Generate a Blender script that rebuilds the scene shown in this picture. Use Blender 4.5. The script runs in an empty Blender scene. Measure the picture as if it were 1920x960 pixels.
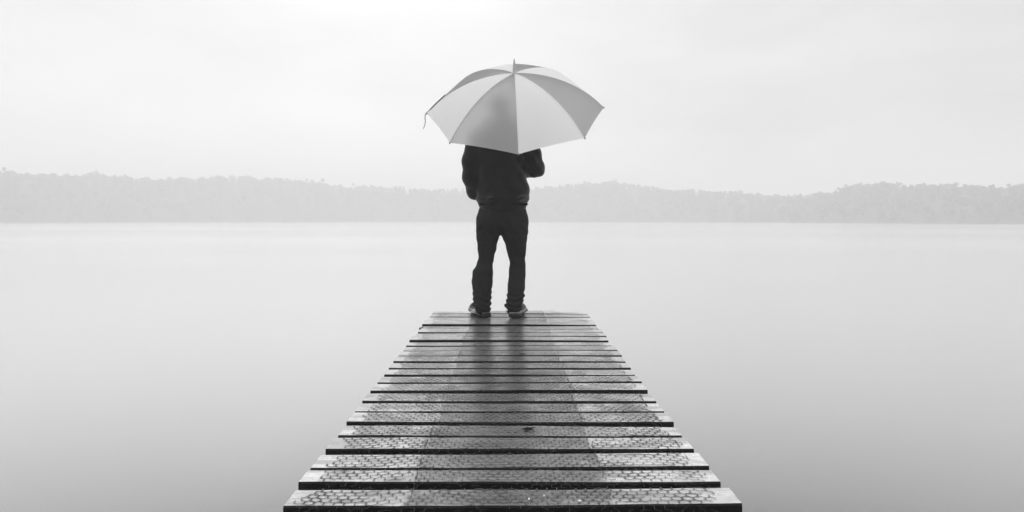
import bpy, math, random
import numpy as np
from mathutils import Vector

rnd = random.Random(7)
rng = np.random.default_rng(11)
S = bpy.context.scene
C = S.collection

# ------------------------------------------------------------------ camera
F, CX, HY, ZC = 1300.0, 953.5, 411.0, 0.77          # focal length and horizon in 1920 px units
cam_d = bpy.data.cameras.new('camera')
cam = bpy.data.objects.new('camera', cam_d); C.objects.link(cam)
cam.location = (0, 0, ZC); cam.rotation_euler = (math.radians(90), 0, 0)
cam_d.sensor_width = 36; cam_d.lens = 36 * F / 1920
cam_d.shift_x = (960 - CX) / 1920
cam_d.shift_y = -(480 - HY) / 1920
cam_d.clip_start = 0.05; cam_d.clip_end = 4000
S.camera = cam

# ------------------------------------------------------------------ light
SUN_EL, SUN_AZ = math.radians(48), math.radians(-28)   # behind the cloud, ahead and to the left
w = bpy.data.worlds.new('World'); S.world = w; w.use_nodes = True
nt = w.node_tree; N = nt.nodes; L = nt.links; N.clear()
def wn(t, **k):
    n = N.new(t)
    for a, b in k.items(): setattr(n, a, b)
    return n
def wm(op, a, b=None, c=None):
    n = N.new('ShaderNodeMath'); n.operation = op
    for i, v in enumerate((a, b, c)):
        if v is None: continue
        if isinstance(v, (int, float)): n.inputs[i].default_value = v
        else: L.new(v, n.inputs[i])
    return n.outputs[0]
sky = wn('ShaderNodeTexSky', sky_type='NISHITA', sun_disc=False, sun_elevation=SUN_EL, sun_rotation=SUN_AZ)
bw = wn('ShaderNodeRGBToBW'); L.new(sky.outputs[0], bw.inputs[0])
tc = wn('ShaderNodeTexCoord')
mp = wn('ShaderNodeMapping'); mp.inputs['Scale'].default_value = (1.5, 1.5, 4.0); mp.inputs['Location'].default_value = (3.1, .4, 1.2)
L.new(tc.outputs['Generated'], mp.inputs[0])
no = wn('ShaderNodeTexNoise'); no.inputs['Scale'].default_value = 1.6; no.inputs['Detail'].default_value = 4; no.inputs['Roughness'].default_value = .5
L.new(mp.outputs[0], no.inputs['Vector'])
sx = wn('ShaderNodeSeparateXYZ'); L.new(tc.outputs['Generated'], sx.inputs[0])
# overcast deck: brighter towards the zenith and round the veiled sun
dotn = wn('ShaderNodeVectorMath', operation='DOT_PRODUCT'); L.new(tc.outputs['Generated'], dotn.inputs[0])
dotn.inputs[1].default_value = (math.cos(math.radians(6)) * math.sin(math.radians(-15)), math.cos(math.radians(6)) * math.cos(math.radians(-15)), math.sin(math.radians(6)))
glow = wm('POWER', wm('MAXIMUM', dotn.outputs['Value'], 0.0), 10.0)
zen = wm('MULTIPLY_ADD', wm('POWER', wm('MAXIMUM', sx.outputs[2], 0.0), 2.2), 17.5, 6.3)
cl = wm('MULTIPLY_ADD', no.outputs[0], 4.6, -2.3)
over = wm('ADD', wm('ADD', zen, cl), wm('MULTIPLY', glow, 3.2))
tot = wm('ADD', wm('MULTIPLY', over, 1.0), wm('MULTIPLY', bw.outputs[0], 0.12))
bg = wn('ShaderNodeBackground'); L.new(tot, bg.inputs[0]); bg.inputs[1].default_value = 0.1
ou = wn('ShaderNodeOutputWorld'); L.new(bg.outputs[0], ou.inputs[0])

sd = bpy.data.lights.new('sun', 'SUN'); sd.energy = 0.6; sd.angle = math.radians(40); sd.color = (1, .995, .985)
sun = bpy.data.objects.new('sun', sd); C.objects.link(sun)
sdir = Vector((math.cos(SUN_EL) * math.sin(SUN_AZ), math.cos(SUN_EL) * math.cos(SUN_AZ), math.sin(SUN_EL)))
sun.rotation_euler = (-sdir).to_track_quat('-Z', 'Y').to_euler(); sun.location = (-20, 40, 60)

S.view_settings.view_transform = 'Standard'; S.view_settings.look = 'None'
S.view_settings.exposure = 0.0; S.view_settings.gamma = 1.0; S.view_settings.use_curve_mapping = False
try:
    S.cycles.volume_bounces = 3; S.cycles.max_bounces = 10; S.cycles.transparent_max_bounces = 16
except Exception: pass

# ------------------------------------------------------------------ helpers
WATER_Z = -0.95
SLOPE = (HY - 404.0) / F                      # the boards climb a hair towards the lake
def deck_z(y): return SLOPE * y

def P(px, py, Y):                             # photograph measurement -> metres at depth Y
    return np.array([(px - CX) / F * Y, Y, ZC + (HY - py) / F * Y])

def tag(o, label=None, cat=None, group=None, kind=None):
    if label: o['label'] = label
    if cat: o['category'] = cat
    if group: o['group'] = group
    if kind: o['kind'] = kind
    return o

def make_mesh(name, V, Fc, mat=None, smooth=False):
    me = bpy.data.meshes.new(name)
    me.from_pydata(V.tolist() if isinstance(V, np.ndarray) else V, [], Fc.tolist() if isinstance(Fc, np.ndarray) else Fc)
    if smooth: me.polygons.foreach_set('use_smooth', [True] * len(me.polygons))
    if mat: me.materials.append(mat)
    me.update(); return me

def obj(name, me, parent=None, loc=None):
    o = bpy.data.objects.new(name, me); C.objects.link(o)
    if parent: o.parent = parent
    if loc is not None: o.location = loc
    return o

def empty(name, loc=(0, 0, 0)):
    o = bpy.data.objects.new(name, None); C.objects.link(o); o.location = loc; o.empty_display_size = .2
    return o

def tube(pts, rad, n=8, cap=True, closed=False):
    """tapered tube along points; rad scalar or list"""
    pts = np.asarray(pts, float); m = len(pts)
    rad = np.full(m, rad, float) if np.isscalar(rad) else np.asarray(rad, float)
    T = np.gradient(pts, axis=0); T /= np.linalg.norm(T, axis=1)[:, None] + 1e-12
    ref = np.array([0, 0, 1.0]) if abs(T[0][2]) < .9 else np.array([1.0, 0, 0])
    V = []; 
    for i in range(m):
        a = ref - T[i] * ref.dot(T[i]); a /= np.linalg.norm(a); b = np.cross(T[i], a); ref = a
        for k in range(n):
            t = 2 * math.pi * k / n
            V.append(pts[i] + rad[i] * (math.cos(t) * a + math.sin(t) * b))
    Fc = []
    for i in range(m - 1):
        for k in range(n):
            k2 = (k + 1) % n
            Fc.append((i * n + k, i * n + k2, (i + 1) * n + k2, (i + 1) * n + k))
    if cap:
        Fc.append(tuple(range(n - 1, -1, -1))); Fc.append(tuple(range((m - 1) * n, m * n)))
    return [tuple(v) for v in V], Fc

def merge(parts):
    V, Fc = [], []
    for v, f in parts:
        b = len(V); V += list(v); Fc += [tuple(i + b for i in q) for q in f]
    return V, Fc

# ------------------------------------------------------------------ materials
def mat(name, base=.2, rough=.6, spec=.5, **kw):
    m = bpy.data.materials.new(name); m.use_nodes = True
    b = m.node_tree.nodes['Principled BSDF']
    b.inputs['Base Color'].default_value = (base, base, base, 1)
    b.inputs['Roughness'].default_value = rough
    b.inputs['Specular IOR Level'].default_value = spec
    for k, v in kw.items(): b.inputs[k].default_value = v
    return m, m.node_tree, b

class NT:
    """tiny node helper"""
    def __init__(s, t): s.t = t; s.N = t.nodes; s.L = t.links
    def n(s, ty, **k):
        n = s.N.new(ty)
        for a, b in k.items(): setattr(n, a, b)
        return n
    def put(s, sock, v):
        if isinstance(v, (int, float)): sock.default_value = v
        elif isinstance(v, tuple): sock.default_value = v
        else: s.L.new(v, sock)
    def m(s, op, a, b=None, c=None, clamp=False):
        n = s.n('ShaderNodeMath', operation=op); n.use_clamp = clamp
        for i, v in enumerate((a, b, c)):
            if v is not None: s.put(n.inputs[i], v)
        return n.outputs[0]
    def noise(s, vec, scale, detail=4, rough=.55, mapping=None):
        if mapping:
            mp = s.n('ShaderNodeMapping'); s.L.new(vec, mp.inputs[0]); mp.inputs['Scale'].default_value = mapping; vec = mp.outputs[0]
        n = s.n('ShaderNodeTexNoise'); s.L.new(vec, n.inputs['Vector'])
        n.inputs['Scale'].default_value = scale; n.inputs['Detail'].default_value = detail; n.inputs['Roughness'].default_value = rough
        return n.outputs[0]
    def ramp(s, x, lo, hi, a=0.0, b=1.0, smooth=True):
        n = s.n('ShaderNodeMapRange'); n.interpolation_type = 'SMOOTHSTEP' if smooth else 'LINEAR'
        s.put(n.inputs[0], x)
        for i, v in enumerate((lo, hi, a, b)): s.put(n.inputs[i + 1], v)
        return n.outputs[0]
    def mix(s, f, a, b):
        return s.m('ADD', s.m('MULTIPLY', a, s.m('SUBTRACT', 1.0, f)), s.m('MULTIPLY', b, f))
    def bump(s, h, strength, dist):
        n = s.n('ShaderNodeBump'); n.inputs['Strength'].default_value = strength; n.inputs['Distance'].default_value = dist
        s.L.new(h, n.inputs['Height']); return n.outputs[0]

# wet weathered boards
def wood_material():
    m, t, b = mat('wet_wood', .25, .35, .5); q = NT(t)
    geo = q.n('ShaderNodeNewGeometry'); pos = geo.outputs['Position']
    sp = q.n('ShaderNodeSeparateXYZ'); q.L.new(pos, sp.inputs[0]); x, y = sp.outputs[0], sp.outputs[1]
    oi = q.n('ShaderNodeObjectInfo'); r = oi.outputs['Random']
    cmb = q.n('ShaderNodeCombineXYZ'); q.put(cmb.inputs[0], q.m('MULTIPLY', r, 37.0)); q.put(cmb.inputs[1], q.m('MULTIPLY', r, 11.0)); 
    va = q.n('ShaderNodeVectorMath', operation='ADD'); q.L.new(pos, va.inputs[0]); q.L.new(cmb.outputs[0], va.inputs[1]); pv = va.outputs[0]
    grain = q.noise(pv, 1.0, 6, .65, (6, 160, 60))
    blotch = q.noise(pv, 1.0, 4, .55, (5, 14, 8))
    fine = q.noise(pos, 90.0, 3, .6)
    edge = q.m('MULTIPLY_ADD', q.noise(pv, 11.0, 4, .6), .12, -.06)
    ax = q.m('ADD', q.m('ABSOLUTE', x), edge)
    shift = q.m('MULTIPLY_ADD', q.m('FRACT', q.m('MULTIPLY', r, 7.31)), .018, -.009)
    centre = q.ramp(q.m('ADD', q.m('ABSOLUTE', q.m('ADD', x, shift)), q.m('MULTIPLY', edge, .38)), .268, .292, 1, 0)       # trodden strip
    ends = q.ramp(ax, .535, .56, 0, 1)                                                  # bare ends past the netting
    grime = q.ramp(blotch, .40, .66, 0, 1)
    side_c = q.m('MULTIPLY', q.mix(grime, .46, .25), q.ramp(q.noise(pos, 3.2, 3, .6), .35, .62, 1.08, .70))
    cen_c = q.m('MULTIPLY', q.mix(grime, .15, .085), q.ramp(q.noise(pos, 4.1, 3, .6), .35, .62, 1.12, .78))
    end_c = q.mix(q.ramp(blotch, .42, .62), .47, .24)
    col = q.mix(centre, side_c, cen_c); col = q.mix(ends, col, end_c)
    col = q.m('MULTIPLY', col, q.ramp(grain, .25, .75, .62, 1.25))
    col = q.m('MULTIPLY', col, q.ramp(fine, .3, .7, .85, 1.12))
    col = q.m('MULTIPLY', col, q.m('MULTIPLY_ADD', r, .42, .78))
    # board sides and bevels painted near black, standing in for shade in the gaps
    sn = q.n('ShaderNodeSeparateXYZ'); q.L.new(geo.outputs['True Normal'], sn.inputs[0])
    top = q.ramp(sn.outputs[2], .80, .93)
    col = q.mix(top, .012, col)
    cc = q.n('ShaderNodeCombineColor')
    for i in range(3): q.put(cc.inputs[i], col)
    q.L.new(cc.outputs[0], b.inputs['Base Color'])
    q.put(b.inputs['Roughness'], q.m('ADD', q.mix(centre, .28, .23), q.m('MULTIPLY_ADD', blotch, .30, -.15)))
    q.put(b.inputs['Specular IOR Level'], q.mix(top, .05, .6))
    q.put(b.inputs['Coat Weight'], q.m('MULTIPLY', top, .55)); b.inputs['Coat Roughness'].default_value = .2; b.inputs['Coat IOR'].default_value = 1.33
    q.L.new(q.bump(q.m('ADD', q.m('MULTIPLY', grain, .8), q.m('MULTIPLY', fine, .6)), .35, .003), b.inputs['Normal'])
    return m
M_wood = wood_material()

def simple(name, base, rough, spec=.5, nscale=20, namp=.3, bump=0., bdist=.002, mapping=None):
    m, t, b = mat(name, base, rough, spec); q = NT(t)
    tcn = q.n('ShaderNodeTexCoord'); v = tcn.outputs['Object']
    n = q.noise(v, nscale, 4, .6, mapping)
    col = q.m('MULTIPLY', q.ramp(n, .25, .75, 1 - namp, 1 + namp), base)
    cc = q.n('ShaderNodeCombineColor')
    for i in range(3): q.put(cc.inputs[i], col)
    q.L.new(cc.outputs[0], b.inputs['Base Color'])
    if bump: q.L.new(q.bump(n, bump, bdist), b.inputs['Normal'])
    return m
M_pile = simple('jetty_timber', .05, .6, .3, 8, .5, .4, .01, (4, 4, 1))
M_wire = simple('weathered_wire', .085, .7, .2, 300, .5)
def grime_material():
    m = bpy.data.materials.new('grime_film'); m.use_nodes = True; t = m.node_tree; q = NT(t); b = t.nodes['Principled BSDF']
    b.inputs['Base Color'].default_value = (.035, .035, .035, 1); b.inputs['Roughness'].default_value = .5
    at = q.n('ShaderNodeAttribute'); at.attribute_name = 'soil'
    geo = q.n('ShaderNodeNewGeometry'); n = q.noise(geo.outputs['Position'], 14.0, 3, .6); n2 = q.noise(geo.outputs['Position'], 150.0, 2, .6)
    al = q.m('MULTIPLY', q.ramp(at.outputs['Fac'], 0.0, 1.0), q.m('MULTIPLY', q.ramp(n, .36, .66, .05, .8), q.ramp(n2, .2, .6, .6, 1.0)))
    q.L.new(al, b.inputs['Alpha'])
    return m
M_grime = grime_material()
M_hoodie = simple('dark_fleece', .014, .95, .12, 260, .35, .5, .003)
M_hoodie.node_tree.nodes['Principled BSDF'].inputs['Sheen Weight'].default_value = .3; M_hoodie.node_tree.nodes['Principled BSDF'].inputs['Sheen Roughness'].default_value = .45
M_rib = simple('dark_ribbing', .007, .95, .1, 260, .3, .4, .002)
M_jeans = simple('dark_denim', .016, .9, .15, 300, .4, .4, .002)
M_shoe = simple('dark_suede', .07, .8, .3, 200, .3)
M_sole = simple('pale_rubber', .14, .6, .4, 90, .15)
M_heel = simple('black_rubber', .012, .7, .3, 90, .3)
M_skin = simple('skin', .3, .5, .4, 60, .08)
M_hair = simple('dark_hair', .015, .6, .3, 400, .5, .8, .004)
M_shaft = simple('dark_steel', .12, .3, .6, 30, .1)
M_handle = simple('black_foam', .02, .8, .3, 200, .3)
M_strap = simple('dark_webbing', .03, .8, .3, 200, .3)
M_leaf = simple('wet_leaf', .010, .9, .05, 120, .4)
M_speck = simple('speck_white', .75, .5, .5, 120, .1)

def forest_material(name, base):
    m, t, b = mat(name, base, .9, .1); q = NT(t)
    geo = q.n('ShaderNodeNewGeometry')
    n = q.noise(geo.outputs['Position'], .35, 4, .6)
    oi = q.n('ShaderNodeObjectInfo')
    col = q.m('MULTIPLY', q.m('MULTIPLY', q.ramp(n, .3, .7, .55, 1.5), base), q.m('MULTIPLY_ADD', oi.outputs['Random'], .5, .75))
    cc = q.n('ShaderNodeCombineColor')
    for i in range(3): q.put(cc.inputs[i], col)
    q.L.new(cc.outputs[0], b.inputs['Base Color'])
    return m
M_forest = forest_material('bush_foliage', .05)
M_bark = simple('bark', .06, .9, .1, 4, .4)
M_hill = simple('hill_ground', .06, .95, .05, .2, .4)

def water_material():
    m = bpy.data.materials.new('lake_water'); m.use_nodes = True; t = m.node_tree; q = NT(t)
    t.nodes.remove(t.nodes['Principled BSDF']); out = t.nodes['Material Output']
    geo = q.n('ShaderNodeNewGeometry'); pos = geo.outputs['Position']
    n1 = q.noise(pos, 1.0, 3, .5, (.05, .22, .1)); n2 = q.noise(pos, 1.0, 3, .5, (.9, 1.6, 1))
    band = q.noise(pos, 1.0, 4, .55, (.004, .03, .01))
    nrm = q.bump(q.m('ADD', q.m('MULTIPLY', n1, .3), q.m('MULTIPLY', n2, .02)), .12, .2)
    gl = q.n('ShaderNodeBsdfGlossy'); gl.inputs['Color'].default_value = (.96, .96, .96, 1)
    q.put(gl.inputs['Roughness'], q.ramp(band, .3, .7, .17, .215)); q.L.new(nrm, gl.inputs['Normal'])
    df = q.n('ShaderNodeBsdfDiffuse'); df.inputs['Color'].default_value = (.03, .03, .03, 1)
    # mirror share rises steeply towards grazing views, as on a lake of long soft swell
    lw = q.n('ShaderNodeLayerWeight'); lw.inputs['Blend'].default_value = .5
    cosv = q.m('SUBTRACT', 1.0, lw.outputs['Facing'])
    fac = q.m('MAXIMUM', q.m('SUBTRACT', .93, q.m('MULTIPLY', q.m('MULTIPLY', cosv, cosv), 4.35)), .05)
    mx = q.n('ShaderNodeMixShader'); q.L.new(fac, mx.inputs[0]); q.L.new(df.outputs[0], mx.inputs[1]); q.L.new(gl.outputs[0], mx.inputs[2])
    q.L.new(mx.outputs[0], out.inputs[0])
    return m
M_water = water_material()

def canopy_material(name, base, trans_share, clear, edge_white):
    m = bpy.data.materials.new(name); m.use_nodes = True; t = m.node_tree; q = NT(t)
    t.nodes.remove(t.nodes['Principled BSDF']); out = t.nodes['Material Output']
    uv = q.n('ShaderNodeUVMap'); s = q.n('ShaderNodeSeparateXYZ'); q.L.new(uv.outputs[0], s.inputs[0])
    weave = q.noise(uv.outputs[0], 260, 2, .5)
    wr = q.noise(uv.outputs[0], 1.0, 3, .5, (9, 2, 1))
    # u: distance in metres to the nearest rib, v: distance in metres to the hem  (pale border painted in for motion-blurred panel edges)
    d = q.m('MINIMUM', s.outputs[0], s.outputs[1])
    e = q.ramp(d, .004, .020, 1, 0)
    col = q.m('MULTIPLY', q.mix(q.m('MULTIPLY', e, edge_white), base, .62), q.ramp(weave, .3, .7, .985, 1.015))
    cc = q.n('ShaderNodeCombineColor')
    for i in range(3): q.put(cc.inputs[i], col)
    df = q.n('ShaderNodeBsdfDiffuse'); q.L.new(cc.outputs[0], df.inputs[0])
    tl = q.n('ShaderNodeBsdfTranslucent'); q.L.new(cc.outputs[0], tl.inputs[0])
    bn = q.bump(wr, .6, .014); q.L.new(bn, df.inputs['Normal'])
    mx = q.n('ShaderNodeMixShader'); mx.inputs[0].default_value = trans_share
    q.L.new(df.outputs[0], mx.inputs[1]); q.L.new(tl.outputs[0], mx.inputs[2])
    tr = q.n('ShaderNodeBsdfRefraction'); tr.inputs['IOR'].default_value = 1.22; tr.inputs['Roughness'].default_value = .72; tr.inputs['Color'].default_value = (.8, .8, .8, 1)
    m2 = q.n('ShaderNodeMixShader'); m2.inputs[0].default_value = clear
    q.L.new(mx.outputs[0], m2.inputs[1]); q.L.new(tr.outputs[0], m2.inputs[2])
    q.L.new(m2.outputs[0], out.inputs[0])
    return m
M_cwhite = canopy_material('white_canopy_cloth', .97, .55, .01, 0.0)
M_cgrey = canopy_material('grey_canopy_cloth', .60, .62, .28, 1.0)

# ------------------------------------------------------------------ the lake and the far shore
def water():
    V = [(-880, -280, WATER_Z), (880, -280, WATER_Z), (880, 880, WATER_Z), (-880, 880, WATER_Z)]
    o = obj('lake_water', make_mesh('lake_water', V, [(0, 1, 2, 3)], M_water)); tag(o, kind='structure')
water()

SH_PX = [-600, 0, 200, 400, 700, 953, 1200, 1500, 1700, 1920, 2400]
SH_Y = [300, 315, 375, 430, 480, 490, 440, 340, 285, 245, 215]
OUT = [(-600, 300), (-200, 305), (0, 312), (60, 318), (130, 322), (180, 318), (250, 325), (290, 331), (345, 328), (385, 326), (430, 325), (470, 324),
       (500, 330), (530, 329), (560, 332), (585, 331), (610, 340), (640, 345), (680, 343), (720, 344), (745, 347), (780, 350), (800, 354), (820, 349),
       (870, 350), (950, 352), (1000, 350), (1020, 345), (1060, 340), (1100, 338), (1150, 333), (1170, 335), (1190, 340), (1220, 345), (1240, 350),
       (1300, 350), (1340, 355), (1390, 351), (1410, 358), (1440, 360), (1520, 358), (1550, 356), (1575, 346), (1600, 337), (1640, 336), (1670, 331),
       (1690, 340), (1710, 336), (1740, 340), (1790, 336), (1830, 338), (1850, 345), (1870, 340), (1885, 346), (1900, 338), (1920, 336), (2100, 325), (2500, 315)]
OX = [a for a, _ in OUT]; OY = [b for _, b in OUT]
def shore(px): return np.interp(px, SH_PX, SH_Y)
def outline_smooth(px):
    k = np.linspace(-45, 45, 9)
    return np.mean([np.interp(px + d, OX, OY) for d in k], axis=0)
RIDGE = 55.0
def ground(px, v):
    """hill height above water datum at fraction v (0 shore, 1 ridge, >1 behind)"""
    Y = shore(px) + RIDGE * v
    yr = shore(px) + RIDGE
    zr = ZC + (HY - outline_smooth(px)) / F * yr - 6.0
    vv = np.clip(v, 0, 1)
    prof = np.where(v <= 1, np.sin(vv * math.pi / 2) ** .8, 1 - .35 * np.clip(v - 1, 0, 3))
    return (px - CX) / F * Y, Y, WATER_Z - .4 + (zr - WATER_Z + .4) * prof

def hills():
    pxs = np.arange(-1900, 4001, 20.0); vs = np.array([0, .05, .12, .25, .4, .6, .8, 1, 1.3, 1.8, 2.6])
    V, Fc = [], []
    for v in vs:
        X, Y, Z = ground(pxs, v)
        V += list(zip(X.tolist(), Y.tolist(), (Z + rng.normal(0, .15, len(pxs)) * (v > 0)).tolist()))
    n = len(pxs)
    for j in range(len(vs) - 1):
        for i in range(n - 1):
            Fc.append((j * n + i, j * n + i + 1, (j + 1) * n + i + 1, (j + 1) * n + i))
    o = obj('hills', make_mesh('hills', V, Fc, M_hill, True)); tag(o, kind='structure')
hills()

def crown_cloud(n, seed, rx=1., rz=1., lobes=5, leaf=.34):
    """leaf-clump crown about 2 units wide: small faces strewn through several uneven lobes"""
    g = np.random.default_rng(seed)
    cen = np.c_[g.uniform(-.6, .6, lobes) * rx, g.uniform(-.6, .6, lobes) * rx, g.uniform(-.45, .75, lobes) * rz]
    rad = g.uniform(.28, .55, lobes)
    cen[0] = (0, 0, -.75 * rz); rad[0] = .62; cen[1] = (0, 0, -.1 * rz); rad[1] = .6
    V, Fc = [], []
    for i in range(n):
        k = g.integers(lobes); d = g.normal(size=3); d /= np.linalg.norm(d)
        p = cen[k] + d * rad[k] * g.uniform(.45, 1.08)
        a = g.normal(size=3); a /= np.linalg.norm(a); b = np.cross(a, g.normal(size=3)); b /= np.linalg.norm(b)
        s = leaf * g.uniform(.5, 1.1); q = len(V)
        V += [tuple(p + a * s), tuple(p + b * s * .7), tuple(p - a * s * .8), tuple(p - b * s * .6)]
        Fc.append((q, q + 1, q + 2, q + 3))
    return V, Fc

def forest():
    lib = [np.array(crown_cloud(46, 100 + i, 1., .8, 4, .42)[0]) for i in range(10)]
    g = np.random.default_rng(5); allV = []; 
    n = 5800
    px = g.uniform(-1860, 3960, n); v = g.uniform(0, 1.25, n) ** .9
    X, Y, Z = ground(px, v)
    sc = g.uniform(1.6, 3.1, n) * np.where(v > .7, .9, 1); ro = g.uniform(0, 6.28, n)
    for i in range(n):
        A = lib[i % 10]; c, s = math.cos(ro[i]), math.sin(ro[i]); h = sc[i]
        B = np.c_[A[:, 0] * c - A[:, 1] * s, A[:, 0] * s + A[:, 1] * c, A[:, 2] * g.uniform(.8, 1.3)] * h
        allV.append(B + [X[i], Y[i], max(Z[i], WATER_Z) + h * .8])
    V = np.concatenate(allV); Fc = np.arange(len(V)).reshape(-1, 4)
    o = obj('forest', make_mesh('forest', V, Fc, M_forest)); tag(o, kind='stuff')
forest()

def skyline_trees():
    protos = []
    for k in range(9):
        V, Fc = crown_cloud(340, 300 + k, (.8, 1., 1.15)[k % 3], (1.25, .9, .7)[k % 3], (4, 6, 7)[k % 3], .17)
        crown = make_mesh('crown', V, Fc, M_forest)
        g = np.random.default_rng(k)
        base = np.array([0, 0, -2.6]); parts = [tube([base, (g.normal(0, .06), g.normal(0, .06), -1.2), (g.normal(0, .1), g.normal(0, .1), .1)], [.13, .1, .05], 6)]
        for j in range(4):
            a = g.uniform(0, 6.28); parts.append(tube([(0, 0, -1.1 + .2 * j), (math.cos(a) * .35, math.sin(a) * .35, -.5 + .2 * j), (math.cos(a) * .6, math.sin(a) * .6, .05 + .2 * j)], [.06, .04, .02], 5))
        trunk = make_mesh('trunk', *merge(parts), M_bark)
        protos.append((crown, trunk))
    g = np.random.default_rng(21); px = -40.0; i = 0
    while px < 1960:
        if not (884 < px < 985):
            Yr = float(shore(px)) + RIDGE * g.uniform(.9, 1.05)
            top = ZC + (HY - float(np.interp(px, OX, OY)) + g.uniform(-4.0, 2.0)) / F * Yr
            w_ = g.choice([2.2, 2.7, 3.3, 4.2]) * g.uniform(.85, 1.15) * (1.0 if px < 1500 else .85); kz = g.uniform(.85, 1.15)
            top -= max(0, 3.6 - w_) * 1.1
            cr, tr = protos[g.integers(9)]
            zh = 1.15
            c = np.array([(px - CX) / F * Yr, Yr, top - zh * w_ * kz])
            r = empty('tree', (c[0], c[1], c[2] - 2.6 * w_ * kz))
            for nm, me in (('crown', cr), ('trunk', tr)):
                o = obj(nm, me, r, (0, 0, 2.6 * w_ * kz)); o.scale = (w_, w_, w_ * kz); o.rotation_euler[2] = g.uniform(0, 6.28)
            if px < 890: lab, gr = 'bushy tree on the pale misty ridge left of the man', 'trees along the ridge left of the man'
            elif px < 1540: lab, gr = 'bushy tree on the low misty ridge just right of the man', 'trees along the low ridge right of the man'
            else: lab, gr = 'bushy tree on the nearer, darker wooded hill at the far right', 'trees along the darker hill at the right'
            tag(r, lab, 'tree', gr); i += 1
        px += g.uniform(9, 24) * (1 if px < 1500 else 1.35)
skyline_trees()

# ------------------------------------------------------------------ the jetty
jetty = empty('jetty', (0, 2.5, 0))
tag(jetty, 'narrow wet timber jetty with wire netting laid over its boards', 'jetty')
def jp(V): return [(x, y - 2.5, z) for x, y, z in V]      # into jetty space

GAPS = [5.43, 5.262, 5.065, 4.862, 4.705, 4.555, 4.41, 4.245, 4.10, 3.949, 3.792, 3.634, 3.476, 3.326, 3.182, 3.024, 2.868, 2.72, 2.563, 2.412, 2.26, 2.107, 1.974, 1.817]
GW = [.010, .022, .013, .036, .020, .018, .020, .042, .028, .024, .024, .028, .040, .026, .026, .038, .025, .028, .034, .028, .034, .026, .046, .040]
y = GAPS[-1]
while y > -.5:
    y -= rnd.uniform(.146, .158); GAPS.append(y); GW.append(rnd.uniform(.022, .038))
ENDY = 5.592
planks = []          # (front_y, back_y, zoff, tilt, warp phase)
for i in range(len(GAPS)):
    back = ENDY if i == 0 else GAPS[i - 1] - GW[i - 1] / 2
    front = GAPS[i] + GW[i] / 2
    planks.append(dict(f=front, b=back, z=rnd.uniform(-.003, .003), t=rnd.uniform(-.004, .004), ph=rnd.uniform(0, 6), rot=rnd.uniform(-.004, .004),
                       l=-.602 + rnd.uniform(-.008, .008), r=.616 + rnd.uniform(-.008, .008), g=np.random.default_rng(50 + i)))
TH = .045
for i, p in enumerate(planks):      # boards that sit a little proud show a taller dark front edge
    if GW[i] > .03: p['z'] = abs(p['z']) * .8 + .001
def top_z(p, x, yy):
    return deck_z(yy) + p['z'] + p['t'] * x + .0016 * math.sin(3.1 * x + p['ph'])

def build_plank(i, p):
    NX = 22; xs = np.linspace(p['l'], p['r'], NX); g = p['g']
    wf = np.cumsum(g.normal(0, .0011, NX)); wf -= np.linspace(wf[0], wf[-1], NX); wb = np.cumsum(g.normal(0, .0011, NX)); wb -= np.linspace(wb[0], wb[-1], NX)
    wf += g.normal(0, .0008, NX); wb += g.normal(0, .0008, NX)
    V, Fc = [], []
    bv = .004
    for k, x in enumerate(xs):
        yf = p['f'] + wf[k] + p['rot'] * x; yb = p['b'] + wb[k] + p['rot'] * x
        if i == 0:                                   # the last board: split off at its right-hand corner
            yb += .02 + .055 * x if x < .42 else -.115 - .06 * (x - .42)
            yf = min(yf, yb - .04)
        if i == 19 and x > .40: yf += .012 + .02 * (x - .4)   # chipped end
        ym = (yf + yb) / 2; z = top_z(p, x, ym)
        cup = .0012
        e = bv if 0 < k < NX - 1 else 0
        V += [(x, yf, z - TH), (x, yf, z - bv - .001), (x, yf + bv, z - .0005), (x, ym, z - cup), (x, yb - bv, z - .0005), (x, yb, z - bv - .001), (x, yb, z - TH)]
    for k in range(NX - 1):
        for j in range(7):
            a, b = k * 7 + j, k * 7 + (j + 1) % 7
            Fc.append((a, a + 7, b + 7, b))
    Fc.append(tuple(range(7))); Fc.append(tuple(range(NX * 7 - 1, NX * 7 - 8, -1)))
    c = np.array([(p['l'] + p['r']) / 2, (p['f'] + p['b']) / 2, deck_z((p['f'] + p['b']) / 2)])
    V = [(v[0] - c[0], v[1] - c[1], v[2] - c[2]) for v in V]
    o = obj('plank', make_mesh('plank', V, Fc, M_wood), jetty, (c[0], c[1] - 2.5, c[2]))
    if i == 0: o['label'] = 'end board with its right corner split away'
for i, p in enumerate(planks): build_plank(i, p)

def board_height(x, yy):
    for i, p in enumerate(planks):
        if yy > p['f'] - GW[i] / 2: return top_z(p, x, min(max(yy, p['f']), p['b']))
    return deck_z(yy)

def in_gap(yy): return any(abs(yy - gy) < gw / 2 + .001 for gy, gw in zip(GAPS, GW))

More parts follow.
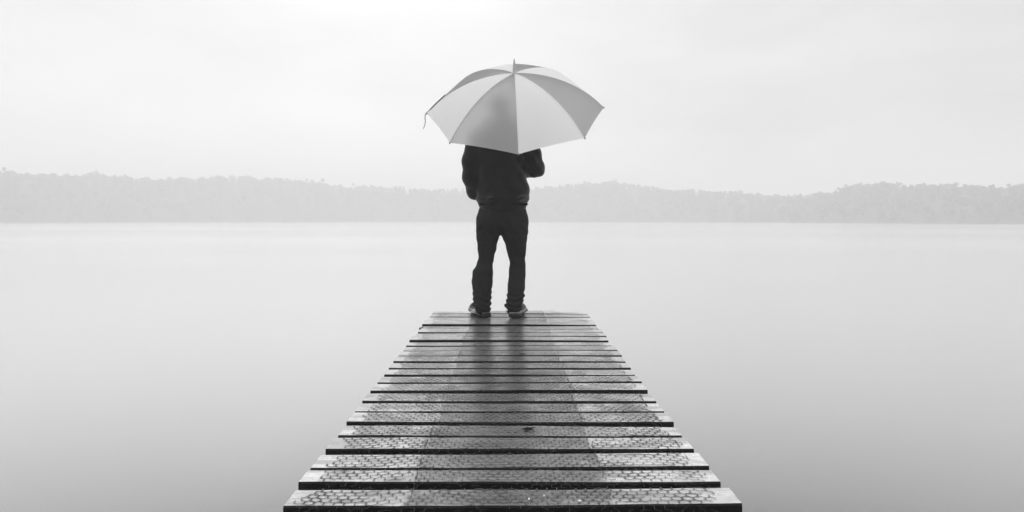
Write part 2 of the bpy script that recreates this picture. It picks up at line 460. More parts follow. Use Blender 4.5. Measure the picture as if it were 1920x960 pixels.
def netting(x0, x1, seed, cw, rh, sel):
    """hexagonal chicken wire as real wires: twisted legs along the jetty, zigzag across"""
    g = np.random.default_rng(seed)
    Y0, Y1 = -.4, 5.53
    nx = int((x1 - x0) / cw) + 1; ny = int((Y1 - Y0) / rh)
    ox = g.uniform(0, cw)
    def node(c, r, side):                       # each row: zigzag of up/down nodes
        x = x0 + (c + .5 * (r % 2)) * cw + .5 * cw * side - .25 * cw
        yy = Y0 + r * rh + (.30 * rh if side == 0 else 0)
        x += .009 * math.sin(yy * 2.3 + seed) + .006 * math.sin(yy * 5.1 + c * .3) ; yy += .012 * math.sin(x * 7 + seed * 2) + .008 * math.sin(x * 17 + yy * 3)
        return x, yy
    V, Fc, MI, UV = [], [], [], {}
    def wire(a, b, r):
        lim = .010 * math.sin(a[1] * 21 + seed) + .008 * math.sin(a[1] * 47 + 2 * seed)
        if max(a[0], b[0]) > x1 + (lim if abs(x1) > .4 else 0) or min(a[0], b[0]) < x0 - (lim if abs(x0) > .4 else 0): return
        mid = ((a[0] + b[0]) / 2, (a[1] + b[1]) / 2)
        if any(in_gap(t) for t in (a[1], b[1], mid[1])): 
            if g.random() < .6: return
            r = .00035
        else: r *= (1 - .35 * min(max((a[1] - 3.4) / .9, 0), 1)) * (.55 + .75 * (.5 + .5 * math.sin(mid[0] * 13 + 2.1 * math.sin(mid[1] * 5 + seed)) * math.sin(mid[1] * 9 + mid[0] * 4 + seed)))
        pa = np.array([a[0], a[1], board_height(*a) + .0012 + (.0012 * g.random())]); pb = np.array([b[0], b[1], board_height(*b) + .0012 + (.0012 * g.random())])
        d = pb - pa; n = np.array([-d[1], d[0], 0]); n = n / (np.linalg.norm(n) + 1e-9) * r
        u = np.array([0, 0, min(r * .7, .0007)]); q = len(V)
        for p_ in (pa, pb): V.extend([tuple(p_ - n), tuple(p_ + u), tuple(p_ + n)])
        Fc.extend([(q, q + 3, q + 4, q + 1), (q + 1, q + 4, q + 5, q + 2)]); MI.extend([0, 0])
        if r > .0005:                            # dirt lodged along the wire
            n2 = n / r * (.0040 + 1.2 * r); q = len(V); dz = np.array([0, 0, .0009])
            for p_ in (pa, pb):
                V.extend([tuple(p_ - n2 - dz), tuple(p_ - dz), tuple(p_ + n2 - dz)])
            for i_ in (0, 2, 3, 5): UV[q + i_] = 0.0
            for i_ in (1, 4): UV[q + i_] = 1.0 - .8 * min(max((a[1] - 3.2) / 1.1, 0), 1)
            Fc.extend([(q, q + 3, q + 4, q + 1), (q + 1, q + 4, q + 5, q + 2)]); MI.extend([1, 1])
    for r in range(ny):
        for c in range(nx):
            if g.random() < .03: continue
            a = node(c, r, 0); b = node(c, r, 1); wire(a, b, .0010)
            a2 = node(c + 1, r, 0); wire(b, a2, .0010)
            # twisted leg from the up node to the next row's low node
            up = a; lo = node(c if r % 2 else c - 1, r + 1, 1)
            if abs(up[0] - lo[0]) < cw * .4: wire(up, lo, .0012)
    for xe in sel:                              # selvedge wires
        ys = np.linspace(Y0, Y1, 160)
        pts = [(xe + .006 * math.sin(t * 3 + seed) + .004 * math.sin(t * 9.7 + seed), t) for t in ys]
        for a, b in zip(pts[:-1], pts[1:]): wire(a, b, .0011)
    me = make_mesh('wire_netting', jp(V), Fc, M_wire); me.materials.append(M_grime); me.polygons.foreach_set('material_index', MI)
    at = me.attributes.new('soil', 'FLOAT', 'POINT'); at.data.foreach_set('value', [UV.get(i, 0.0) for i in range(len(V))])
    o = obj('wire_netting', me, jetty); o['kind'] = 'stuff'
netting(-.560, -.270, 1, .0285, .0225, ())
netting(-.278, .280, 2, .0275, .022, (-.277, .279))
netting(.272, .572, 3, .029, .0225, (.568,))

def box(x0, x1, y0, y1, z0, z1):
    V = [(x0, y0, z0), (x1, y0, z0), (x1, y1, z0), (x0, y1, z0), (x0, y0, z1), (x1, y0, z1), (x1, y1, z1), (x0, y1, z1)]
    return V, [(3, 2, 1, 0), (4, 5, 6, 7), (0, 1, 5, 4), (1, 2, 6, 5), (2, 3, 7, 6), (3, 0, 4, 7)]
for xs in (-.43, 0., .43):
    V, Fc = box(xs - .035, xs + .035, -.45, 5.5, -.20, 0)
    V = [(x, y, z + deck_z(y) - TH - .008) for x, y, z in V]
    obj('stringer', make_mesh('stringer', jp(V), Fc, M_pile), jetty)
for yp in (.4, 2.6, 4.9):
    V, Fc = box(-.52, .52, yp - .05, yp + .05, -.40, -.262); obj('crossbeam', make_mesh('crossbeam', jp(V), Fc, M_pile), jetty)
    for xs in (-.33, .33):
        V, Fc = tube([(xs, yp + .13, -2.0), (xs, yp + .13, -.3), (xs, yp + .13, -.03)], [.085, .08, .078], 14)
        obj('pile', make_mesh('pile', jp(V), Fc, M_pile, False), jetty)
V, Fc = tube([(-.585, 4.80, deck_z(4.8) - .012), (-.60, 4.795, deck_z(4.8) - .012), (-.617, 4.79, deck_z(4.8) - .015)], [.009, .011, .008], 8)
obj('bolt', make_mesh('bolt', jp(V), Fc, M_heel), jetty)

def small_leaf(px, py, w_, l_, ang, label, seed):
    Yd = 1001.0 / (py - 404); g = np.random.default_rng(seed)
    x = (px - CX) / F * Yd; c = (x, Yd, board_height(x, Yd) + .004)
    n = 12; V = [(0, 0, .004)]
    for k in range(n):
        a = 2 * math.pi * k / n; r = 1 + .28 * math.sin(5 * a + seed) + g.uniform(-.12, .12)
        V.append((math.cos(a) * w_ * r, math.sin(a) * l_ * r, .001 + .004 * g.random()))
    V += [(v[0], v[1], v[2] - .0012) for v in V[:n + 1]]
    Fc = [(0, 1 + k, 1 + (k + 1) % n) for k in range(n)] + [(n + 1, n + 2 + (k + 1) % n, n + 2 + k) for k in range(n)] + [(1 + k, n + 2 + k, n + 2 + (k + 1) % n, 1 + (k + 1) % n) for k in range(n)]
    o = obj('dead_leaf', make_mesh('dead_leaf', V, Fc, M_leaf), None, c); o.rotation_euler[2] = ang
    tag(o, label, 'leaf')
small_leaf(990, 806, .023, .015, .2, 'larger dark wet leaf on the middle boards of the jetty', 1)
small_leaf(979, 667, .013, .016, .9, 'small dark leaf on the boards nearer the man', 2)

def white_speck(px, py, r, label, seed):  # low white lump standing for a speck of unidentified stuff
    Yd = 1001.0 / (py - 404); g = np.random.default_rng(seed); x = (px - CX) / F * Yd
    V, Fc = tube([(-r, 0, 0), (-r * .7, 0, .1 * r), (0, 0, .15 * r), (r * .75, 0, .1 * r), (r, 0, 0)], [r * .15, r * .5, r * .62, r * .45, r * .12], 8)
    o = obj('white_speck', make_mesh('white_speck', V, Fc, M_speck, True), None, (x, Yd, board_height(x, Yd) + r * .45)); o.rotation_euler[2] = g.uniform(0, 3)
    tag(o, label, 'white_speck', 'white specks on the nearest boards')
white_speck(992, 938, .0042, 'white speck left of the two others on the nearest board', 1)
white_speck(1020, 932, .003, 'smallest white speck, between the two others on the nearest board', 2)
white_speck(1087, 943, .0048, 'white speck right of the two others on the nearest board', 3)

# ------------------------------------------------------------------ signed-distance sculpting (smooth unions -> surface nets)
class Sculpt:
    def __init__(s, lo, hi, h):
        s.lo = np.array(lo, float); s.h = h
        s.n = np.ceil((np.array(hi) - s.lo) / h).astype(int) + 1
        s.D = np.full(s.n, 1.0, np.float32)
    def region(s, lo, hi):
        a = np.clip(np.floor((lo - s.lo) / s.h).astype(int), 0, s.n); b = np.clip(np.ceil((hi - s.lo) / s.h).astype(int) + 1, 0, s.n)
        ax = [(s.lo[i] + s.h * np.arange(a[i], b[i])).astype(np.float32) for i in range(3)]
        return tuple(slice(a[i], b[i]) for i in range(3)), np.meshgrid(*ax, indexing='ij')
    def union(s, sl, d, k):
        A = s.D[sl]
        if k > 0:
            h = np.clip(.5 + .5 * (A - d) / k, 0, 1); s.D[sl] = A * (1 - h) + d * h - k * h * (1 - h)
        else: s.D[sl] = np.minimum(A, d)
    def cone(s, a, b, ra, rb, k=.02, sc=(1, 1, 1), cut=False):
        """tapered capsule; sc squashes its cross-section"""
        a = np.array(a, float); b = np.array(b, float); sc = np.array(sc, float)
        m = max(ra, rb) * sc.max() + 3 * k + 3 * s.h
        sl, (X, Y, Z) = s.region(np.minimum(a, b) - m, np.maximum(a, b) + m)
        if X.size == 0: return
        p = [(X - a[0]) / sc[0], (Y - a[1]) / sc[1], (Z - a[2]) / sc[2]]; d = (b - a) / sc; L2 = max(d.dot(d), 1e-9)
        t = np.clip((p[0] * d[0] + p[1] * d[1] + p[2] * d[2]) / L2, 0, 1)
        q = np.sqrt((p[0] - t * d[0]) ** 2 + (p[1] - t * d[1]) ** 2 + (p[2] - t * d[2]) ** 2) - (ra + (rb - ra) * t)
        q = q * sc.min() if sc.min() < 1 else q
        if cut:
            A = s.D[sl]; h = np.clip(.5 - .5 * (A + q) / max(k, 1e-6), 0, 1); s.D[sl] = A * (1 - h) - q * h + k * h * (1 - h)
        else: s.union(sl, q, k)
    def chain(s, pts, rad, k=.02, sc=(1, 1, 1)):
        for i in range(len(pts) - 1): s.cone(pts[i], pts[i + 1], rad[i], rad[i + 1], k, sc)
    def ball(s, c, r, k=.02, cut=False):
        c = np.array(c, float); r = np.array(r, float) * np.ones(3); s.cone(c, c + [0, 0, 1e-4], r.max(), r.max(), k, r / r.max(), cut)
    def warp(s, fn):
        sl, g = s.region(s.lo, s.lo + s.h * s.n); A = s.D[sl]; s.D[sl] = A + fn(*g).astype(np.float32)
    def mesh(s, name, mat):
        D = s.D; ins = D < 0; nx, ny, nz = D.shape
        cnt = np.zeros((nx - 1, ny - 1, nz - 1), np.int8)
        for i in (0, 1):
            for j in (0, 1):
                for k in (0, 1): cnt += ins[i:nx - 1 + i, j:ny - 1 + j, k:nz - 1 + k]
        act = (cnt > 0) & (cnt < 8); idx = np.full(act.shape, -1, np.int32); ii = np.argwhere(act); idx[act] = np.arange(len(ii))
        acc = np.zeros((len(ii), 3)); num = np.zeros(len(ii))
        cor = [(i, j, k) for i in (0, 1) for j in (0, 1) for k in (0, 1)]
        for a in cor:
            for ax in range(3):
                if a[ax]: continue
                b = list(a); b[ax] = 1
                va = D[ii[:, 0] + a[0], ii[:, 1] + a[1], ii[:, 2] + a[2]]; vb = D[ii[:, 0] + b[0], ii[:, 1] + b[1], ii[:, 2] + b[2]]
                m = (va < 0) != (vb < 0); t = np.where(m, va / np.where(m, va - vb, 1), 0)
                p = np.array(a, float) + np.outer(t, np.array(b) - np.array(a)); acc[m] += p[m]; num[m] += 1
        V = s.lo + s.h * (ii + acc / num[:, None])
        Q = []
        for ax in range(3):
            u, v = (ax + 1) % 3, (ax + 2) % 3
            sl0 = [slice(None)] * 3; sl1 = [slice(None)] * 3; sl0[ax] = slice(0, -1); sl1[ax] = slice(1, None)
            A, B = ins[tuple(sl0)], ins[tuple(sl1)]
            e = np.argwhere(A != B); e = e[(e[:, u] > 0) & (e[:, v] > 0) & (e[:, u] < D.shape[u] - 1) & (e[:, v] < D.shape[v] - 1)]
            fl = A[tuple(e.T)]
            def gi(du, dv):
                f = e.copy(); f[:, u] -= du; f[:, v] -= dv; return idx[tuple(f.T)]
            q = np.c_[gi(1, 1), gi(0, 1), gi(0, 0), gi(1, 0)]
            q[~fl] = q[~fl][:, ::-1]; Q.append(q)
        return make_mesh(name, V, np.concatenate(Q), mat, True)

# ------------------------------------------------------------------ umbrella frame (fitted to the photograph's rib tips)
USC = 5.03 / 4.95
AX = np.array([-0.0285605, -0.57216515, 0.81964098]); AX /= np.linalg.norm(AX)
camp = np.array([0, 0, ZC])
APEX = camp + (np.array([0.04254881, 4.94998078, 1.81303142]) - camp) * USC
UR, UH = 0.65271755 * USC, 0.29417895 * USC
E1 = np.cross([0, 1, 0], AX); E1 /= np.linalg.norm(E1)
if E1[0] < 0: E1 = -E1
E2 = np.cross(AX, E1)
if E2[1] > 0: E2 = -E2
PHM = 2 * math.atan(UH / UR)
def rib_pt(ang, s):
    ph = s * PHM; rho = UR * math.sin(ph) / math.sin(PHM); d = UH * (1 - math.cos(ph)) / (1 - math.cos(PHM))
    return APEX - AX * d + rho * (math.cos(ang) * E2 + math.sin(ang) * E1)
def shaft_pt(t): return APEX - AX * t
GRIP = shaft_pt(.80)

# ------------------------------------------------------------------ the man
def build_person():
    YB = 5.20
    # joints
    hipL, hipR = P(919, 420, 5.22), P(963, 420, 5.22)
    kneeL, kneeR = P(910, 492, 5.26), P(970, 492, 5.26)
    ankL, ankR = P(905, 578, 5.245), P(964, 578, 5.24)
    neck = P(936, 238, YB); chest = P(938, 290, YB - .01); waist = P(941, 370, YB + .01)
    shL, shR = P(892, 256, YB), P(982, 256, YB)
    elL, elR = P(884, 340, 5.19), P(1003, 315, 5.21)
    wrL = np.array([-.165, 5.345, .955])
    head = P(936, 196, 5.235)
    # ---- body (one continuous surface; most of it lies under the clothes)
    d = -AX; u1 = np.array(elR) - GRIP; u1 -= d * u1.dot(d); u1 /= np.linalg.norm(u1); u2 = np.cross(d, u1)
    if u2[0] < 0: u2 = -u2
    wrR = GRIP + u1 * .085 + u2 * .016
    B = Sculpt((-.40, 5.06, .05), (.30, 5.60, 1.74), .0045)
    B.chain([hipL, kneeL, ankL], [.066, .040, .032]); B.chain([hipR, kneeR, ankR], [.066, .040, .032])
    for a, side in ((ankL, -.09), (ankR, .05)):
        B.chain([a + [0, 0, -.015], a + [side * .6, .08, -.045], a + [side, .16, -.055]], [.032, .03, .022])
    B.cone(P(927, 408, 5.22), P(955, 408, 5.22), .095, .095, .03, (1, .85, 1))
    B.chain([P(941, 400, 5.22), waist, chest, P(937, 262, YB)], [.125, .12, .14, .11], .03, (1, .66, 1))
    B.chain([neck + [0, 0, -.02], neck + [0, .015, .05], head + [0, -.01, -.05]], [.058, .052, .05], .02)
    B.chain([P(937, 250, YB), shL], [.06, .052], .03); B.chain([P(937, 250, YB), shR], [.06, .052], .03)
    B.chain([shL, P(885, 328, 5.19), P(891, 353, 5.262), wrL], [.045, .036, .033, .026], .02); B.chain([shR, elR, wrR], [.05, .04, .026], .02)
    # head: skull, jaw, brow, nose, lips, ears   (+Y is the way he looks)
    h = head
    B.ball(h + [0, -.008, .025], (.074, .094, .085), .01); B.ball(h + [0, .028, -.035], (.058, .062, .075), .03)
    B.ball(h + [0, .062, -.092], (.028, .022, .02), .02)
    B.cone(h + [-.035, .074, .022], h + [.035, .074, .022], .014, .014, .012)
    for sx_ in (-1, 1):
        B.ball(h + [sx_ * .031, .092, .004], (.016, .012, .011), .006, True); B.ball(h + [sx_ * .031, .076, .003], (.013, .013, .012), .002)
        B.ball(h + [sx_ * .043, .06, -.03], (.022, .022, .018), .02)
        B.cone(h + [sx_ * .076, -.012, .016], h + [sx_ * .073, -.004, -.026], .013, .008, .004, (.45, 1, 1))
    B.cone(h + [0, .088, .012], h + [0, .107, -.026], .008, .013, .008); B.ball(h + [-.011, .094, -.03], .009, .006); B.ball(h + [.011, .094, -.03], .009, .006)
    B.cone(h + [-.02, .083, -.056], h + [.02, .083, -.056], .006, .006, .004); B.cone(h + [-.017, .082, -.066], h + [.017, .082, -.066], .007, .007, .004)
    # right hand closed round the umbrella handle
    kn = []
    for j in range(4):
        o = GRIP + d * ((j - 1.5) * .0205); ln = (1.0, 1.08, 1.02, .86)[j]; rr = (.0088, .0092, .0088, .0078)[j]
        K = o - u1 * .014 + u2 * .038; kn.append(K)
        p1 = o - u1 * .040 * ln + u2 * .012; p2 = o - u1 * .030 * ln - u2 * .020; p3 = o + u1 * .002 - u2 * .0265 * ln
        B.chain([wrR + d * ((j - 1.5) * .010), K], [.017, .0115], .008)
        B.chain([K, p1, p2, p3], [.0105, rr, rr * .95, rr * .85], .003)
    B.chain([wrR + d * -.012, GRIP - d * .036 + u1 * .045 + u2 * .004, GRIP - d * .044 + u1 * .022 - u2 * .020, GRIP - d * .040 - u1 * .008 - u2 * .030], [.017, .014, .0105, .0085], .006)
    # left hand slid into the front pouch, slightly curled against the belly
    fwd = np.array([.86, .28, -.30]); fwd /= np.linalg.norm(fwd); up = np.array([.25, .05, .95]); up -= fwd * up.dot(fwd); up /= np.linalg.norm(up); out = np.cross(fwd, up)
    if out[1] < 0: out = -out
    for j in range(4):
        o = (1.5 - j) * .019; ln = (.92, 1.05, 1.0, .8)[j]
        K = wrL + fwd * .078 + up * o + out * .004
        B.chain([wrL + up * o * .5, K], [.016, .0115], .008)
        B.chain([K, K + fwd * .036 * ln - out * .004, K + fwd * .060 * ln - out * .014, K + fwd * .076 * ln - out * .026], [.0105, .009, .0086, .0078], .003)
    B.chain([wrL + up * .012, wrL + fwd * .03 + up * .036, wrL + fwd * .058 + up * .052 - out * .004, wrL + fwd * .08 + up * .056 - out * .010], [.016, .0125, .0105, .0085], .006)
    man = obj('person', B.mesh('person', M_skin))
    tag(man, 'man in dark hoodie and jeans seen from behind, standing under umbrella at end of jetty', 'person')

    # ---- hair
    H = Sculpt(h - [.12, .14, .14], h + [.12, .13, .15], .005)
    H.ball(h + [0, -.014, .032], (.083, .099, .088), .01); H.ball(h + [0, -.05, -.03], (.066, .05, .06), .02)
    H.ball(h + [0, .105, -.03], (.085, .07, .095), .01, True)
    H.warp(lambda X, Y, Z: .0025 * np.sin(X * 190 + 40 * Z) * np.sin(Y * 170 + Z * 90) + .002 * np.sin(Z * 260 + X * 60))
    obj('hair', H.mesh('hair', M_hair), man)

    # ---- hoodie
    T = Sculpt((-.42, 5.02, .83), (.33, 5.48, 1.55), .006)
    T.chain([P(936, 246, YB), P(938, 285, YB - .01), P(940, 335, YB), P(942.5, 366, YB + .01)], [.165, .185, .185, .197], .03, (1, .68, 1))
    T.cone(P(926, 373, YB + .01), P(960, 373, YB + .01), .138, .138, .015, (1, .98, .24))
    for sh, sg in ((shL, 1), (shR, 1)):
        T.cone(P(937, 245, YB), sh, .075, .066, .05)
    T.chain([shL, P(883.5, 302, 5.19), P(884, 332, 5.19), P(889.5, 357, 5.26), wrL + [-.012, -.012, 0]], [.066, .066, .064, .058, .045], .03)
    T.chain([shR, P(996, 292, 5.20), elR, (np.array(elR) + wrR) / 2, wrR + u1 * .03], [.074, .074, .071, .055, .040], .022)
    T.chain([neck + [0, -.01, -.01], neck + [0, .0, .03]], [.085, .07], .02)
    # hood lying on the back, below the hair
    T.ball(P(936, 246, YB - .085), (.125, .055, .07), .03); T.ball(P(936, 262, YB - .10), (.085, .045, .05), .03)
    # front pouch
    T.ball((-.05, 5.335, .975), (.125, .035, .075), .02)
    g = np.random.default_rng(3)
    def folds(X, Y, Z):
        f = .0022 * np.sin(Z * 34 + X * 16 + 2 * np.sin(Y * 14)) * np.exp(-((Z - 1.0) / .10) ** 2)
        f += .008 * np.sin((Z * .8 + (X - .2) * 1.3) * 58) * np.exp(-((X - .16) / .09) ** 2 - ((Z - 1.18) / .12) ** 2)
        f += .0012 * np.sin((Z - X * .7) * 60) * np.exp(-((X + .28) / .07) ** 2 - ((Z - 1.05) / .14) ** 2)
        f += (.0045 * np.sin(X * 27 + Z * 9 + 1.5 * np.sin(Z * 17)) + .004 * np.sin(Z * 40 + X * 22 + 1.2 * np.sin(X * 19)) * np.exp(-((Z - 1.02) / .13) ** 2) + .0022 * np.sin(X * 61 - Z * 43 + 1.3)) / (1 + np.exp(-(X + .22) / .015))
        return f
    T.warp(folds)
    hd = obj('hoodie', T.mesh('hoodie', M_hoodie), man)
    Rb = Sculpt((-.36, 5.02, .82), (.25, 5.42, .96), .005)
    Rb.cone(P(926, 383, YB + .012), P(960, 383, YB + .012), .116, .116, .0, (1, 1.02, .20))
    Rb.warp(lambda X, Y, Z: .0016 * np.sin(np.arctan2(Y - 5.21, X + .05) * 110))
    obj('waistband', Rb.mesh('waistband', M_rib), hd)
    for wv, dv in ((wrL, (wrL - P(893, 360, 5.28))), (wrR, (wrR - elR))):
        dv = dv / np.linalg.norm(dv); V, Fc = tube([wv - dv * .045, wv - dv * .03, wv - dv * .012, wv - dv * .002], [.040, .041, .038, .033], 20)
        obj('cuff', make_mesh('cuff', V, Fc, M_rib, True), hd)

    # ---- jeans
    J = Sculpt((-.36, 5.02, .03), (.25, 5.46, .96), .0055)
    s_ = 5.24 / F
    def leg(rows, ys):
        pts = [P(c, y_, Yd) for (y_, c, r), Yd in zip(rows, ys)]; rad = [r * s_ for _, _, r in rows]
        J.chain(pts, rad, .012)
    LL = [(425, 915.5, 22), (441, 914, 20.5), (466, 913, 17.2), (491, 910.5, 14), (499, 908.5, 15.0), (512, 905.5, 18.2), (528, 904, 18.9), (553, 904, 17), (568, 904, 16.6), (578, 906, 14.2)]
    LR = [(425, 967, 23.5), (441, 966, 23.3), (462, 968, 19), (491, 970, 14.2), (512, 970, 15), (537, 968.2, 16), (555, 966.6, 15.8), (572, 963.4, 15.4), (583, 963, 11.5)]
    leg(LL, [5.22, 5.225, 5.245, 5.262, 5.262, 5.25, 5.25, 5.25, 5.245, 5.245]); leg(LR, [5.22, 5.225, 5.243, 5.262, 5.258, 5.25, 5.25, 5.245, 5.24])
    J.cone(P(919, 412, 5.22), P(964.5, 412, 5.22), .104, .104, .02, (1, 1.0, 1)); J.cone(P(922, 394, 5.22), P(961, 394, 5.22), .098, .098, .02, (1, .95, .8))
    J.cone(P(925, 375, 5.215), P(957, 375, 5.215), .10, .10, .02, (1, .95, .5))
    J.ball(P(919, 415, 5.155), (.085, .06, .085), .03); J.ball(P(964, 415, 5.155), (.085, .06, .085), .03)   # seat
    J.chain([P(941.5, 434, 5.22), P(941.5, 415, 5.2)], [.016, .04], .03)
    J.ball(P(979, 556, 5.24), (.022, .03, .012), .012); J.ball(P(951, 574, 5.25), (.018, .03, .012), .012); J.ball(P(889, 570, 5.25), (.018, .03, .014), .012)
    def jf(X, Y, Z):
        low = 1 / (1 + np.exp((Z - .22) / .03))
        f = .0058 * np.sin(Z * 150 + 3 * np.sin(X * 30) + 2.2 * np.sin(Y * 22)) * low
        f += .003 * np.sin(Z * 62 + X * 40 + np.sin(Y * 20)) * np.exp(-((Z - .44) / .09) ** 2)
        f += .0028 * np.sin((Z + np.abs(X + .055) * 1.1) * 75) * np.exp(-((Z - .66) / .07) ** 2)
        f += .002 * np.sin(X * 45 + Z * 13)
        return f
    J.warp(jf)
    jn = obj('jeans', J.mesh('jeans', M_jeans), man)
    # back pockets: stitched patches standing a little proud
    # ---- shoes
    for (hx, tx, hy) in ((907.5, 888, 5.245), (965, 977, 5.235)):
        a = P(hx, 590, hy); b = P(tx, 586, hy + .235); z0 = deck_z(hy) + .004; dr = (b - a); dr[2] = 0; L_ = np.linalg.norm(dr); dr /= L_; sd_ = np.array([dr[1], -dr[0], 0])
        c = lambda f, s__, z: np.array([a[0], a[1], 0]) + dr * f * L_ + sd_ * s__ + [0, 0, z0 + z]
        lo = np.minimum(a, b) - .12; hi = np.maximum(a, b) + .12; lo[2] = .02; hi[2] = .2
        U = Sculpt(lo, hi, .004)
        U.chain([c(0, 0, .062), c(.45, .0, .056), c(.85, .0, .045), c(1.0, 0, .040)], [.042, .043, .041, .030], .02, (1, 1, .85))
        U.chain([c(.02, 0, .085), c(.3, 0, .095)], [.036, .036], .03)
        sl, (X, Y, Z) = U.region(U.lo, U.lo + U.h * U.n); U.D[sl] = np.maximum(U.D[sl], (z0 + .034 - Z))
        sh = obj('shoe', U.mesh('shoe', M_shoe), man)
        K = Sculpt(lo, hi, .004)
        K.chain([c(0, 0, .03), c(.4, -.002, .03), c(.8, .002, .03), c(1.02, 0, .034)], [.050, .046, .050, .036], .02, (1, 1, .42))
        sl, (X, Y, Z) = K.region(K.lo, K.lo + K.h * K.n); K.D[sl] = np.maximum(K.D[sl], (z0 + .010 - Z))
        obj('sole', K.mesh('sole', M_sole), sh)
        Q = Sculpt(lo, hi, .004)
        Q.chain([c(-.06, .004, .014), c(.28, .004, .010)], [.047, .045], .01, (1, 1, .62)); Q.chain([c(.55, 0, .006), c(1.0, 0, .012)], [.046, .034], .01, (1, 1, .28))
        sl, (X, Y, Z) = Q.region(Q.lo, Q.lo + Q.h * Q.n); Q.D[sl] = np.maximum(Q.D[sl], (z0 - Z))
        obj('heel', Q.mesh('heel', M_heel), sh)
    V, Fc = tube([P(949.5, 578, 5.25), P(949, 584, 5.25), P(948, 590, 5.235), P(948.5, 594.5, 5.22)], .0016, 6)
    obj('lace', make_mesh('lace', V, Fc, M_shoe), man)
    return man
build_person()

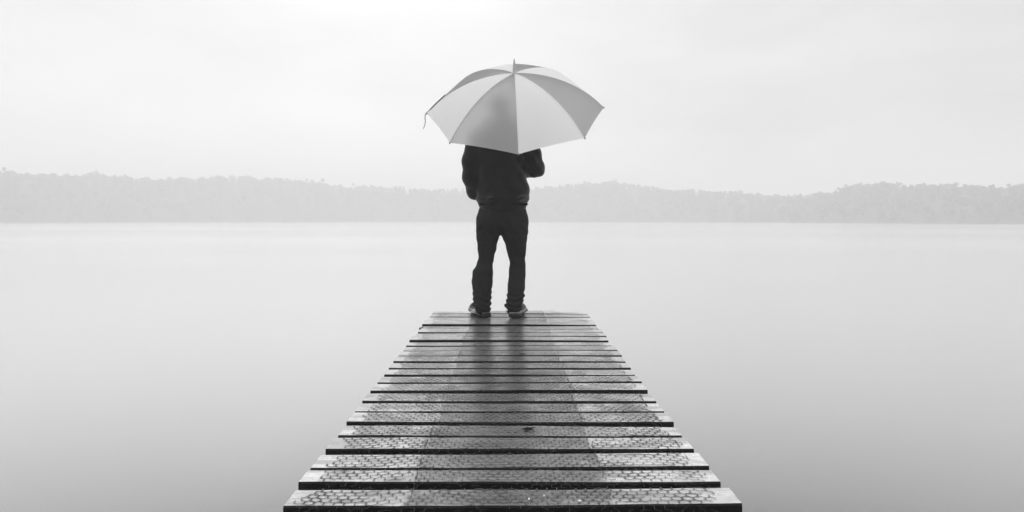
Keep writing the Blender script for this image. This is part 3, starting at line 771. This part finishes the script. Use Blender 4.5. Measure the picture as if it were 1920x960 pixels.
# ------------------------------------------------------------------ the umbrella
def build_umbrella():
    base = shaft_pt(.93)
    um = empty('umbrella', tuple(base)); tag(um, 'open umbrella of alternating white and grey panels resting back over the man\'s shoulder', 'umbrella')
    rel = lambda V: [(v[0] - base[0], v[1] - base[1], v[2] - base[2]) for v in V]
    NS, NV = 22, 14
    for i in range(8):
        a0, a1 = math.radians(45 * i), math.radians(45 * (i + 1)); V, Fc, UV = [], [], []
        for j in range(NS + 1):
            s = .012 + (1 - .012) * j / NS
            for k in range(NV + 1):
                v = k / NV; se = s * (1 - .009 * s * 4 * v * (1 - v))
                p = rib_pt(a0, se) * (1 - v) + rib_pt(a1, se) * v
                sagd = .012 * 4 * v * (1 - v) * s * (1 - s) * 4
                p = p - AX * (-sagd * .6)
                V.append(p); wid = np.linalg.norm(rib_pt(a0, s) - rib_pt(a1, s)); UV.append((min(v, 1 - v) * wid, (1 - s) * UR * 1.12))
        for j in range(NS):
            for k in range(NV):
                q = j * (NV + 1) + k; Fc.append((q, q + 1, q + NV + 2, q + NV + 1))
        me = make_mesh('canopy_panel', rel(V), Fc, M_cwhite if i % 2 == 0 else M_cgrey, True)
        uvl = me.uv_layers.new(name='UVMap')
        for lp in me.loops: uvl.data[lp.index].uv = UV[lp.vertex_index]
        o = obj('canopy_panel', me, um)
        o['label'] = 'white canopy panel' if i % 2 == 0 else 'grey canopy panel'
    run = shaft_pt(.34)
    for i in range(8):
        a = math.radians(45 * i)
        pts = [rib_pt(a, s) - AX * .004 for s in np.linspace(.02, 1.0, 12)]
        V, Fc = tube(pts, .0022, 6); r = obj('rib', make_mesh('rib', rel(V), Fc, M_shaft, True), um)
        V, Fc = tube([run, rib_pt(a, .52) - AX * .006], .002, 6); obj('stretcher', make_mesh('stretcher', rel(V), Fc, M_shaft, True), r)
        tip = rib_pt(a, 1.0); dr = rib_pt(a, 1.0) - rib_pt(a, .95); dr /= np.linalg.norm(dr)
        V, Fc = tube([tip - dr * .006, tip + dr * .004, tip + dr * .009], [.004, .0045, .0025], 8); obj('rib_tip', make_mesh('rib_tip', rel(V), Fc, M_cwhite if False else M_sole, True), r)
    V, Fc = tube([shaft_pt(-.012), shaft_pt(.4), shaft_pt(.95)], .006, 12); obj('shaft', make_mesh('shaft', rel(V), Fc, M_shaft, True), um)
    V, Fc = tube([shaft_pt(t) for t in (.70, .705, .75, .80, .85, .92, .93, .935)], [.010, .0125, .0125, .0135, .0125, .0135, .0135, .009], 16); obj('handle', make_mesh('handle', rel(V), Fc, M_handle, True), um)
    V, Fc = tube([shaft_pt(t) for t in (.30, .305, .36, .365)], [.009, .012, .011, .008], 14); obj('runner', make_mesh('runner', rel(V), Fc, M_handle, True), um)
    V, Fc = tube([shaft_pt(t) for t in (.012, -.004, -.010, -.03, -.075, -.105, -.112)], [.024, .022, .014, .012, .008, .004, .0015], 14); obj('ferrule', make_mesh('ferrule', rel(V), Fc, M_ferr, True), um)
    # tie strap: along the hem from the left-hand rib tip, its loose end hanging
    a0, a1 = math.radians(270), math.radians(225)
    def rim(v):
        se = 1 - .009 * 4 * v * (1 - v); return rib_pt(a0, se) * (1 - v) + rib_pt(a1, se) * v
    path = [rim(v) + np.array([-.006, -.004, .004]) for v in np.linspace(.62, .02, 12)]
    t0 = path[-1]
    path += [t0 + np.array(q) for q in ((-.010, -.004, -.012), (-.014, -.004, -.035), (-.011, -.004, -.065), (-.014, -.006, -.092), (-.021, -.006, -.112), (-.027, -.006, -.124))]
    wid = [.011] * 8 + [.009, .006, .005, .004] + [.003, .0028, .0026, .0026, .0026, .0022]
    V, Fc = [], []
    for i, p in enumerate(path):
        wv = np.array([.25, .1, 1.0]) if i < 12 else np.array([1, 0, .2]); wv /= np.linalg.norm(wv); nv = np.array([0, -.001, 0])
        V += [p - wv * wid[i] + nv, p + wv * wid[i] + nv, p + wv * wid[i] - nv, p - wv * wid[i] - nv]
    for i in range(len(path) - 1):
        for k in range(4): Fc.append((i * 4 + k, i * 4 + (k + 1) % 4, i * 4 + 4 + (k + 1) % 4, i * 4 + 4 + k))
    obj('tie_strap', make_mesh('tie_strap', rel(V), Fc, M_strap, True), um)
M_ferr = simple('grey_plastic', .5, .5, .5, 50, .1)
build_umbrella()

# ------------------------------------------------------------------ haze
def haze():
    V, Fc = box(-900, 900, -300, 900, WATER_Z - 1.2, 34)
    m = bpy.data.materials.new('mist_air'); m.use_nodes = True; t = m.node_tree
    t.nodes.remove(t.nodes['Principled BSDF'])
    pv = t.nodes.new('ShaderNodeVolumePrincipled'); pv.inputs['Color'].default_value = (.99, .99, .99, 1); pv.inputs['Density'].default_value = .0036
    t.links.new(pv.outputs[0], t.nodes['Material Output'].inputs['Volume'])
    o = obj('haze', make_mesh('haze', V, Fc, m)); tag(o, kind='stuff')
haze()
